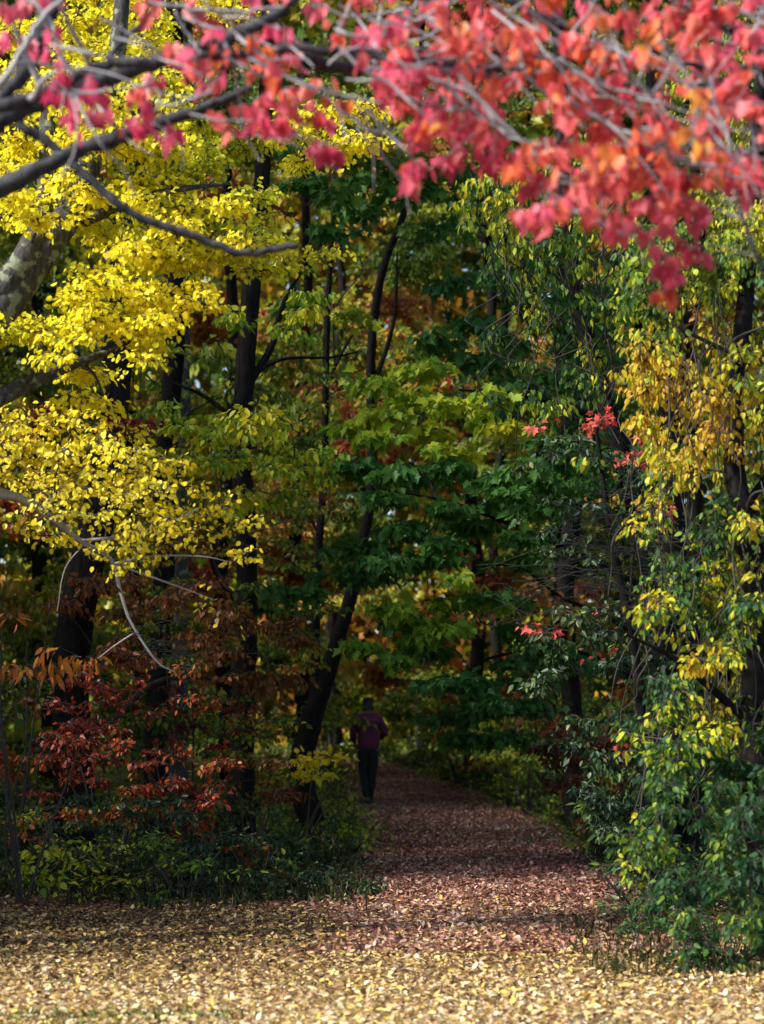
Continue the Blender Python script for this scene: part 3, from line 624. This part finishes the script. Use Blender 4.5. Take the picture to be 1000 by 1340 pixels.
# ------------------------------------------------------------------ shrubs
def shrub(name, px, d, label, regs, ns=7, height=1.2, group='shrubs under the trees', cat='shrub', spread=.5):
    s = Tree(name, on_ground(px, d), label, cat, group); b = on_ground(px, d)
    for k_ in range(ns):
        e = b+np.array([rng.uniform(-spread,spread), rng.uniform(-.3,.3), height*rng.uniform(.7,1)])
        s.stem([b-[0,0,.05], (b+e)/2+rng.standard_normal(3)*.05, e], [.016,.011,.005], 'stem', 'twig', 5, 4)
    for poly, dr, size, cover, kw in regs:
        q = dict(droop=.4, flat=.8, per=10, tr=.003, side=1.4, cl=(.7,.5), tier=.5); q.update(kw); s.region(poly, dr, size, cover, 38, (36,13), .35, **q)
    s.done('twig', 'foliage')
shrub('red_shrub', 150, 22, 'orange red leaved shrub in front of the thick dark trunk at lower left',
      [([(0,975),(110,940),(190,965),(290,1000),(300,1050),(200,1075),(90,1090),(0,1050)], (21,22.4), .06, .75, dict(kind='ovate', mat='crimson', tone=(.5,.9), tier=.1, per=7)),([(40,880),(250,860),(330,930),(200,950),(60,940)], (21,24), .06, .28, dict(kind='ovate', mat='crimson', tone=(.5,.9), tier=.1, per=5)),([(10,1060),(280,1060),(270,1110),(60,1120)], (21,22), .06, .22, dict(kind='ovate', mat='crimson', tone=(.5,.9), tier=.1, per=5))], 8, 1.1)
shrub('beech_sapling', 250, 25, 'slender sapling with mixed brown and green leaves between the pale trunk and the black trunk',
      [([(170,560),(310,560),(330,760),(300,880),(180,880)], (24.5,26), .075, .62, dict(kind='ovate', mat='autumn', tone=(.35,.9), twigs=False)),
       ([(330,560),(470,600),(470,760),(400,900),(330,860)], (27,30), .08, .5, dict(kind='ovate', mat='autumn', tone=(.4,.9), twigs=False))], 3, 3.0, cat='sapling')
shrub('red_shrub', 215, 24, 'dark crimson shrub partly hidden between two black trunks',
      [([(110,900),(230,890),(330,930),(300,985),(160,975)], (23,25), .075, .5, dict(kind='ovate', mat='crimson', tone=(.2,.7)))], 6, 1.4)
shrub('green_shrub', 250, 25, 'green shrub with orange tips below the rust brown leaves',
      [([(110,930),(230,900),(360,925),(370,960),(250,1000),(130,985)], (24,26), .075, .9, dict(kind='ovate', mat='autumn', tone=(.3,.9))),
       ([(280,960),(375,960),(370,1040),(290,1040)], (25,27), .075, .9, dict(kind='ovate', mat='autumn', tone=(.35,.8)))], 7, 1.5)
shrub('orange_shrub', 30, 20, 'shrub with long drooping orange leaves at the left edge',
      [([(-20,845),(90,850),(170,870),(140,890),(0,885)], (19.6,20.4), .15, 1.0, dict(kind='lance', mat='orange', tone=(.75,.4), droop=.6)),
       ([(-20,795),(25,800),(20,820),(-20,815)], (19.6,20.4), .13, 1.0, dict(kind='lance', mat='orange', tone=(.7,.4)))], 5, 1.7)
shrub('red_sapling', 20, 23, 'sapling with dark red leaves showing under the golden foliage',
      [([(-20,640),(40,640),(60,680),(0,700),(-20,700)], (22,23), .11, 1.0, dict(kind='maple_lo', mat='crimson', tone=(.3,.6))),
       ([(0,555),(60,530),(170,560),(210,540),(190,580),(40,580)], (22,24), .08, .7, dict(kind='maple_lo', mat='crimson', tone=(.25,.6)))], 3, 3.2)
shrub('orange_shrub', 330, 21.5, 'low plant with a few orange red leaves beside the dark verge',
      [([(285,1100),(360,1100),(365,1140),(300,1145)], (21,22), .09, .6, dict(kind='ovate', mat='crimson', tone=(.7,.5)))], 4, .5)
shrub('yellow_shrub', 400, 29, 'young plant with yellow leaves growing against the foot of the crooked trunk',
      [([(375,1000),(445,985),(470,1010),(430,1030),(440,1070),(425,1100),(410,1060),(390,1030)], (29,31), .10, .8, dict(kind='ovate', mat='golden', tone=(.3,.6))),
       ([(430,1070),(500,1090),(505,1130),(440,1120)], (27,29), .09, .35, dict(kind='ovate', mat='yellowgreen', tone=(.6,.6)))], 6, .9)
shrub('green_shrub', 240, 20.5, 'low green plants with yellow tips at the front of the left undergrowth',
      [([(60,1110),(240,1090),(320,1150),(230,1190),(90,1190)], (20,21), .075, .5, dict(kind='lance', mat='yellowgreen', tone=(.35,.9), droop=.2)),
       ([(0,1110),(90,1110),(70,1170),(0,1180)], (20,21), .08, .5, dict(kind='ovate', mat='yellowgreen', tone=(.5,.8), droop=.3))], 8, .5)
shrub('green_shrub', 60, 24, 'dark leafy shrub filling the lower left corner of the wood',
      [([(-20,880),(70,900),(60,1060),(100,1100),(-20,1130)], (22.5,25), .075, 1.1, dict(kind='ovate', mat='holly', tone=(.5,.8)))], 7, 1.4)
shrub('green_shrub', 330, 24, 'dark tangled shrub between the red shrub and the crooked trunk',
      [([(220,1040),(350,1040),(370,1110),(340,1150),(200,1120)], (23,26), .075, 1.3, dict(kind='ovate', mat='holly', tone=(.5,.8)))], 8, 1.0)
shrub('green_shrub', 150, 21.5, 'near black low thicket along the front of the left undergrowth',
      [([(230,985),(400,1000),(400,1050),(250,1060)], (23,25), .065, .8, dict(kind='ovate', mat='rust', tone=(.5,.9))),([(-20,1060),(200,1040),(330,1085),(385,1125),(490,1140),(490,1165),(300,1185),(-20,1190)], (20.6,22), .06, 1.0, dict(kind='ovate', mat='holly', tone=(.4,.7), twigs=False))], 10, .6, spread=1.6)
shrub('green_shrub', 600, 48, 'soft olive bush behind the walker where the path bends',
      [([(520,900),(590,870),(650,920),(720,980),(690,1032),(620,1022),(560,1008)], (46,49), .10, 1.3, dict(kind='ovate', mat='olive', tone=(.55,.7), twigs=False))], 7, 1.2)
shrub('green_shrub', 430, 52, 'olive thicket closing the view left of the walker and behind',
      [([(400,860),(480,850),(500,930),(490,1005),(440,1010),(400,1000)], (50,56), .13, 1.5, dict(kind='ovate', mat='olive', tone=(.6,.7), twigs=False))], 7, 1.6)
shrub('green_shrub', 545, 56, 'yellowish thicket at the end of the path above the bend',
      [([(470,880),(700,870),(720,1000),(640,1010),(470,1006)], (54.5,57), .15, 1.5, dict(kind='ovate', mat='olive', tone=(.7,.7), twigs=False))], 7, 1.8)
shrub('green_shrub', 690, 38, 'dull green bush along the right side of the path beyond the bend',
      [([(620,970),(760,960),(800,1060),(740,1070),(660,1035)], (37,39.5), .11, 1.3, dict(kind='ovate', mat='olive', tone=(.3,.7), twigs=False))], 8, 1.0)
shrub('green_shrub', 800, 27, 'dark bush with brown leaves crowding the right side of the path',
      [([(700,960),(850,950),(860,1100),(800,1120),(720,1050)], (26.5,28.5), .10, 1.2, dict(kind='ovate', mat='rust', tone=(.3,.6), twigs=False)),
       ([(760,1010),(870,1000),(880,1190),(820,1170)], (22,24), .09, 1.2, dict(kind='ovate', mat='olive', tone=(.3,.6)))], 8, 1.1)
shrub('green_shrub', 840, 18, 'low weeds at the foot of the vines where the path opens out',
      [([(820,1100),(890,1120),(900,1290),(850,1270),(800,1190)], (16.8,18), .07, 1.1, dict(kind='lance', mat='green', tone=(.35,.7), droop=.2))], 8, .6)

# ------------------------------------------------------------------ background trees
BG = 'trees at the back of the wood'
spec = [(-60,40,'autumn',.35,'mixed coloured back tree at the far left'),(60,44,'olive',.45,'olive back tree behind the thick left trunk'),
        (180,48,'autumn',.55,'orange tinted back tree behind the pale grey trunk'),(300,42,'olive',.6,'olive yellow back tree behind the straight black trunk'),
        (385,50,'autumn',.75,'reddish back tree seen past the thin upright stem'),(440,60,'autumn',.4,'olive and gold back tree above the walker'),
        (615,49,'autumn',.8,'rusty orange back tree behind the crooked trunk'),(640,55,'olive',.5,'olive back tree beyond the path bend'),
        (720,44,'olive',.4,'dusky green back tree behind the tangled vines'),(820,50,'olive',.4,'dull green back tree behind the vine hung tree'),
        (920,43,'autumn',.3,'green back tree behind the hanging vine mass'),(1050,46,'olive',.4,'dark back tree beyond the right edge vines')]
for px, d, mt, tn, lb in spec:
    t = Tree('background_tree', on_ground(px, d), lb, 'tree', BG)
    p_, r_ = up(px, (px+rng.uniform(-30,30), 936-14.0*F/d), d, rng.uniform(.13,.22), .06, 12); t.stem(p_, r_, sides=8)
    x0 = (px-CX)/F*d
    for k_ in range(26):
        zz = rng.uniform(.6, 16.5); rr = 1.2+1.4*math.sin(min(1, zz/11)*2.2)
        t.spray((x0+rng.uniform(-rr,rr), d+rng.uniform(-1.6,1.6), zz+float(gz(x0,d))), (1.5,1.3,.85), 1050, .115, kind='ovate', mat=mt, droop=.5, flat=.7,
                tone=(tn,.8), cl=(1.6,.35), per=44, tr=.006, side=1.3, twigs=False)
    t.done()

def mass(name, n, box, size, mat, label, tone, trunks=0, cat='wood'):
    b = rng.uniform(box[0], box[1], (n,3)); cl_ = clump(b, 2.2); b = b[cl_ > .12]; n = len(b)
    b[:,2] += gz(b[:,0], b[:,1])
    ax = rng.standard_normal((n,3)); ax[:,2] -= .6; nr = rng.standard_normal((n,3)); nr[:,2] += .6
    tn = tone[0]+tone[1]*((clump(b, 2.5)-.5)+rng.uniform(-.25,.25,n))
    root = thing(name, (0,0,0), label, cat); root['kind'] = 'stuff'
    link('foliage', leaf_mesh('foliage', b, ax, nr, size*rng.uniform(.6,1.3,n), tn, 'tuft', .3), M[mat], root)
    if trunks:
        tb = Tubes()
        for k_ in range(trunks):
            x_, y_ = rng.uniform(box[0][0], box[1][0]), rng.uniform(box[0][1], box[1][1]); z_ = float(gz(x_,y_))
            p, rr = smooth_path([(x_,y_,z_-.1),(x_+rng.uniform(-.3,.3),y_,z_+5),(x_+rng.uniform(-.6,.6),y_,z_+box[1][2])], [.2,.15,.05], 6); tb.add(p, rr, 8)
        tb.build('trunks', M['bark'], root)
mass('distant_wood', 150000, ((-20,60,0),(20,78,26)), .40, 'autumn', 'solid mass of distant autumn wood closing the view behind all the trees', (.35,.8), 30)
mass('unseen_side_wood', 62000, ((-19,18.5,0),(-7.5,52,15)), .32, 'olive', 'unseen wood added past the left side of the view to shade the path and trees', (.5,.6), 16)  # out of view, added to keep the sun off the path and lower wood
mass('unseen_side_wood', 7500, ((-15,15.0,0),(-7.5,18.6,7.6)), .32, 'olive', 'unseen lower edge of the left wood, added to grade the shade on the open ground', (.5,.6), 4)  # unseen, added so that shade sets in gradually across the open ground
mass('unseen_side_wood', 1300, ((-9,12.8,0),(-4.3,18,5.2)), .20, 'olive', 'unseen loose leaf mass added past the left side of the view to dapple the open ground', (.5,.6), 3)  # invented bushes out of view, thin enough to cast broken shade
mass('unseen_side_wood', 14000, ((8.5,19,0),(18,52,15)), .32, 'olive', 'shady wood continuing past the right side of the view', (.4,.6), 12)

# ------------------------------------------------------------------ weeds and grass
n = 34000
y = rng.uniform(19,27,n); x = rng.uniform(-1,1,n)*(.17*y+.6); k = (y > 20.2+1.8*(clump(np.stack([x*1.6,y*0,0*x],1),.8)-.5)+.4*rng.standard_normal(n)) & (x < path_mid(y)-pw(y)-.1*rng.standard_normal(n)) | ((x > path_mid(y)+pw(y)-.05+.2*rng.standard_normal(n)))
x,y = x[k],y[k]; n=len(x)
hh = rng.uniform(.05,.32,n); base = np.stack([x,y,gz(x,y)+hh*rng.uniform(0,1,n)],1); ax = rng.standard_normal((n,3)); ax[:,2] = rng.uniform(-.2,.8,n)
nr = np.array([0,0,1.0])+rng.standard_normal((n,3))*.6
tag(link('weeds', leaf_mesh('weeds', base, ax, nr, rng.uniform(.025,.06,n), np.clip(rng.uniform(-.5,.7,n),0,1), 'ovate', .3), M['holly']), 'low dark weeds carpeting the edge of the wood', 'weeds', kind='stuff')
def grass(x, y, hmin, hmax, label, mat='grass'):
    n = len(x); base = np.stack([x,y,gz(x,y)-.005],1); ax = rng.standard_normal((n,3))*.35; ax[:,2] = 1
    o = link('grass', leaf_mesh('grass', base, ax, rng.standard_normal((n,3)), rng.uniform(hmin,hmax,n), rng.uniform(0,1,n), 'blade', .7), M[mat])
    return tag(o, label, 'grass', kind='stuff')
n=9000; y = rng.uniform(18.4,24,n); x = rng.uniform(-4.8,.6,n); k = (x < path_mid(y)-pw(y)+.15*rng.standard_normal(n)) & (y > 19.9+1.6*(clump(np.stack([x*1.6,y*0,0*x],1),.8)-.5)+.45*rng.standard_normal(n)) & (rng.uniform(0,1,n)<.6); grass(x[k],y[k],.05,.22,'dark grass at the foot of the left undergrowth')
n=9000; y = rng.uniform(24,56,n); sd = np.where(rng.uniform(0,1,n)<.7,1,-1); x = path_mid(y)+sd*(pw(y)+np.abs(rng.normal(0,.5,n))); grass(x,y,.08,.28,'dull grass fringing both sides of the path')
n=2600; y = rng.uniform(11.7,12.85,n); x = rng.uniform(-2.2,-.5,n); k = clump(np.stack([x*2,y*2,0*x],1),.5) > .5; grass(x[k],y[k],.04,.085,'short green grass showing through the leaves at the nearest edge', 'green')
n=1600; y = rng.uniform(14.5,18,n); x = rng.uniform(1.3,2.6,n); grass(x,y,.04,.14,'green grass below the right hand vines')

n=60000; y = rng.uniform(27,62,n); x = rng.uniform(-1,1,n)*(.17*y+.6); k = np.abs(x-path_mid(y)) > pw(y)-.12+.22*rng.standard_normal(n)
x,y = x[k],y[k]; n=len(x); hh = rng.uniform(.03,.5,n)*np.clip((y-20)/25,.3,1); base = np.stack([x,y,gz(x,y)+hh*rng.uniform(0,1,n)],1); ax = rng.standard_normal((n,3)); ax[:,2] = rng.uniform(-.2,.8,n)
tag(link('weeds', leaf_mesh('weeds', base, ax, np.array([0,0,1.0])+rng.standard_normal((n,3))*.6, rng.uniform(.06,.13,n), np.clip(rng.uniform(-.1,.9,n),0,1), 'ovate', .3), M['olive']), 'olive knee high weeds covering the forest floor beside the far path', 'weeds', kind='stuff')

# ------------------------------------------------------------------ walker
def skin_obj(name, verts, edges, radii, mat, parent, root=0, sub=2):
    me = bpy.data.meshes.new(name); me.from_pydata([tuple(v) for v in verts], edges, [])
    o = link(name, me, mat, parent)
    sk = o.modifiers.new('skin', 'SKIN'); sk.use_smooth_shade = True
    for i, v in enumerate(me.skin_vertices[0].data):
        r = radii[i]; v.radius = (r, r) if not isinstance(r, tuple) else r
    me.skin_vertices[0].data[root].use_root = True
    sb = o.modifiers.new('sub', 'SUBSURF'); sb.levels = sub; sb.render_levels = sub
    return o
wp = on_ground(482, 43.0)
person = thing('person', tuple(wp), 'person in a dark burgundy top and black trousers walking away along the path', 'person')
person.scale = (1.13,1.13,1.12)
skin_m = plain('skin', (.30,.17,.12), .6, 30, .05); jack = plain('burgundy_cloth', (.12,.016,.055), .9, 60, .2); trou = plain('black_cloth', (.012,.013,.018), .9, 60, .2)
hairm = plain('dark_hair', (.012,.010,.009), .7, 200, .3); shoe = plain('dark_shoe', (.02,.02,.02), .6)
# walks towards +Y, back to the camera; left arm on -X
J = dict(pel=(0,0,.93), wai=(0,.01,1.07), che=(0,.015,1.27), nkb=(0,.0,1.44), nek=(0,.02,1.50), hd=(0,.035,1.585), hdt=(0,.03,1.68),
  shL=(-.165,.0,1.375), elL=(-.25,.05,1.13), wrL=(-.215,.20,.97), hnL=(-.20,.25,.94), shR=(.165,.0,1.375), elR=(.275,.03,1.15), wrR=(.19,.22,1.06), hnR=(.165,.27,1.05),
  hpL=(-.09,0,.89), knL=(-.065,.06,.50), anL=(-.035,-.04,.11), hpR=(.09,0,.89), knR=(.06,.03,.49), anR=(.025,.10,.08))
K_ = list(J); E = [('pel','wai'),('wai','che'),('che','nkb'),('nkb','nek'),('nek','hd'),('hd','hdt'),('nkb','shL'),('shL','elL'),('elL','wrL'),('wrL','hnL'),('nkb','shR'),('shR','elR'),('elR','wrR'),('wrR','hnR'),
      ('pel','hpL'),('hpL','knL'),('knL','anL'),('pel','hpR'),('hpR','knR'),('knR','anR')]
R_ = dict(pel=(.13,.11), wai=(.12,.10), che=(.14,.10), nkb=.07, nek=.052, hd=(.075,.09), hdt=.06, shL=.06, elL=.042, wrL=.028, hnL=(.036,.018), shR=.06, elR=.042, wrR=.028, hnR=(.036,.018),
      hpL=.09, knL=.055, anL=.04, hpR=.09, knR=.055, anR=.04)
body = skin_obj('body', [J[k] for k in K_], [(K_.index(a), K_.index(b)) for a,b in E], [R_[k] for k in K_], skin_m, person)
def sub_skin(name, keys, edges, rad, mat, extra={}):
    JJ = dict(J); JJ.update(extra); return skin_obj(name, [JJ[k] for k in keys], [(keys.index(a), keys.index(b)) for a,b in edges], [rad[k] for k in keys], mat, person)
sub_skin('jacket', ['wai','hem','che','nkb','col','shL','elL','cfL','shR','elR','cfR'],
  [('wai','hem'),('wai','che'),('che','nkb'),('nkb','col'),('nkb','shL'),('shL','elL'),('elL','cfL'),('nkb','shR'),('shR','elR'),('elR','cfR')],
  dict(wai=(.185,.135), hem=(.19,.14), che=(.20,.14), nkb=(.13,.10), col=.06, shL=.078, elL=.07, cfL=.048, shR=.078, elR=.066, cfR=.048), jack,
  dict(hem=(0,.005,.87), col=(0,.005,1.485), cfL=(-.22,.18,.99), cfR=(.20,.20,1.07)))
sub_skin('trousers', ['pel','top','hpL','knL','anL','hpR','knR','anR'], [('pel','top'),('pel','hpL'),('hpL','knL'),('knL','anL'),('pel','hpR'),('hpR','knR'),('knR','anR')],
  dict(pel=(.165,.13), top=(.155,.12), hpL=.115, knL=.08, anL=.058, hpR=.115, knR=.08, anR=.058), trou, dict(top=(0,.005,1.0)))
me_ = [((0,.03,1.625),(0,.01,1.70))]
skin_obj('hair', [(0,-.01,1.535),(0,.0,1.60),(0,.01,1.655),(0,.02,1.695),(0,.025,1.715)], [(0,1),(1,2),(2,3),(3,4)], [(.055,.05),(.082,.09),(.085,.095),(.06,.07),(.025,.03)], hairm, person, 1)
for s_, a_ in ((-1,J['anL']),(1,J['anR'])):
    a_ = np.array(a_); skin_obj('shoe', [a_+[0,-.06,-.045], a_+[0,.03,-.04], a_+[0,.12,-.05], a_+[0,.18,-.055]], [(0,1),(1,2),(2,3)], [(.042,.035),(.045,.045),(.048,.03),(.035,.02)], shoe, person, 1)
for sg, w_, hn in ((-1,J['wrL'],J['hnL']),(1,J['wrR'],J['hnR'])):      # fingers, rooted in the palms
    hn = np.array(hn); dr = norm(hn-np.array(w_)); sd = np.array([1.0,0,0]); sd = norm(sd-dr*np.dot(sd,dr)); dn = np.array([0,0,-1.0])
    for f_ in range(4):
        b_ = hn+sd*(f_-1.5)*.018; l_ = [.068,.078,.072,.056][f_]
        skin_obj('finger', [b_, b_+dr*l_*.5+dn*.005, b_+dr*l_*.8+dn*.022, b_+dr*l_*.85+dn*.042], [(0,1),(1,2),(2,3)], [.0095,.009,.0085,.007], skin_m, body, 0, 1)
    b_ = hn-dr*.03-sd*sg*.02
    skin_obj('thumb', [b_, b_-sd*sg*.025+dr*.02, b_-sd*sg*.028+dr*.05+dn*.01], [(0,1),(1,2)], [.012,.011,.008], skin_m, body, 0, 1)
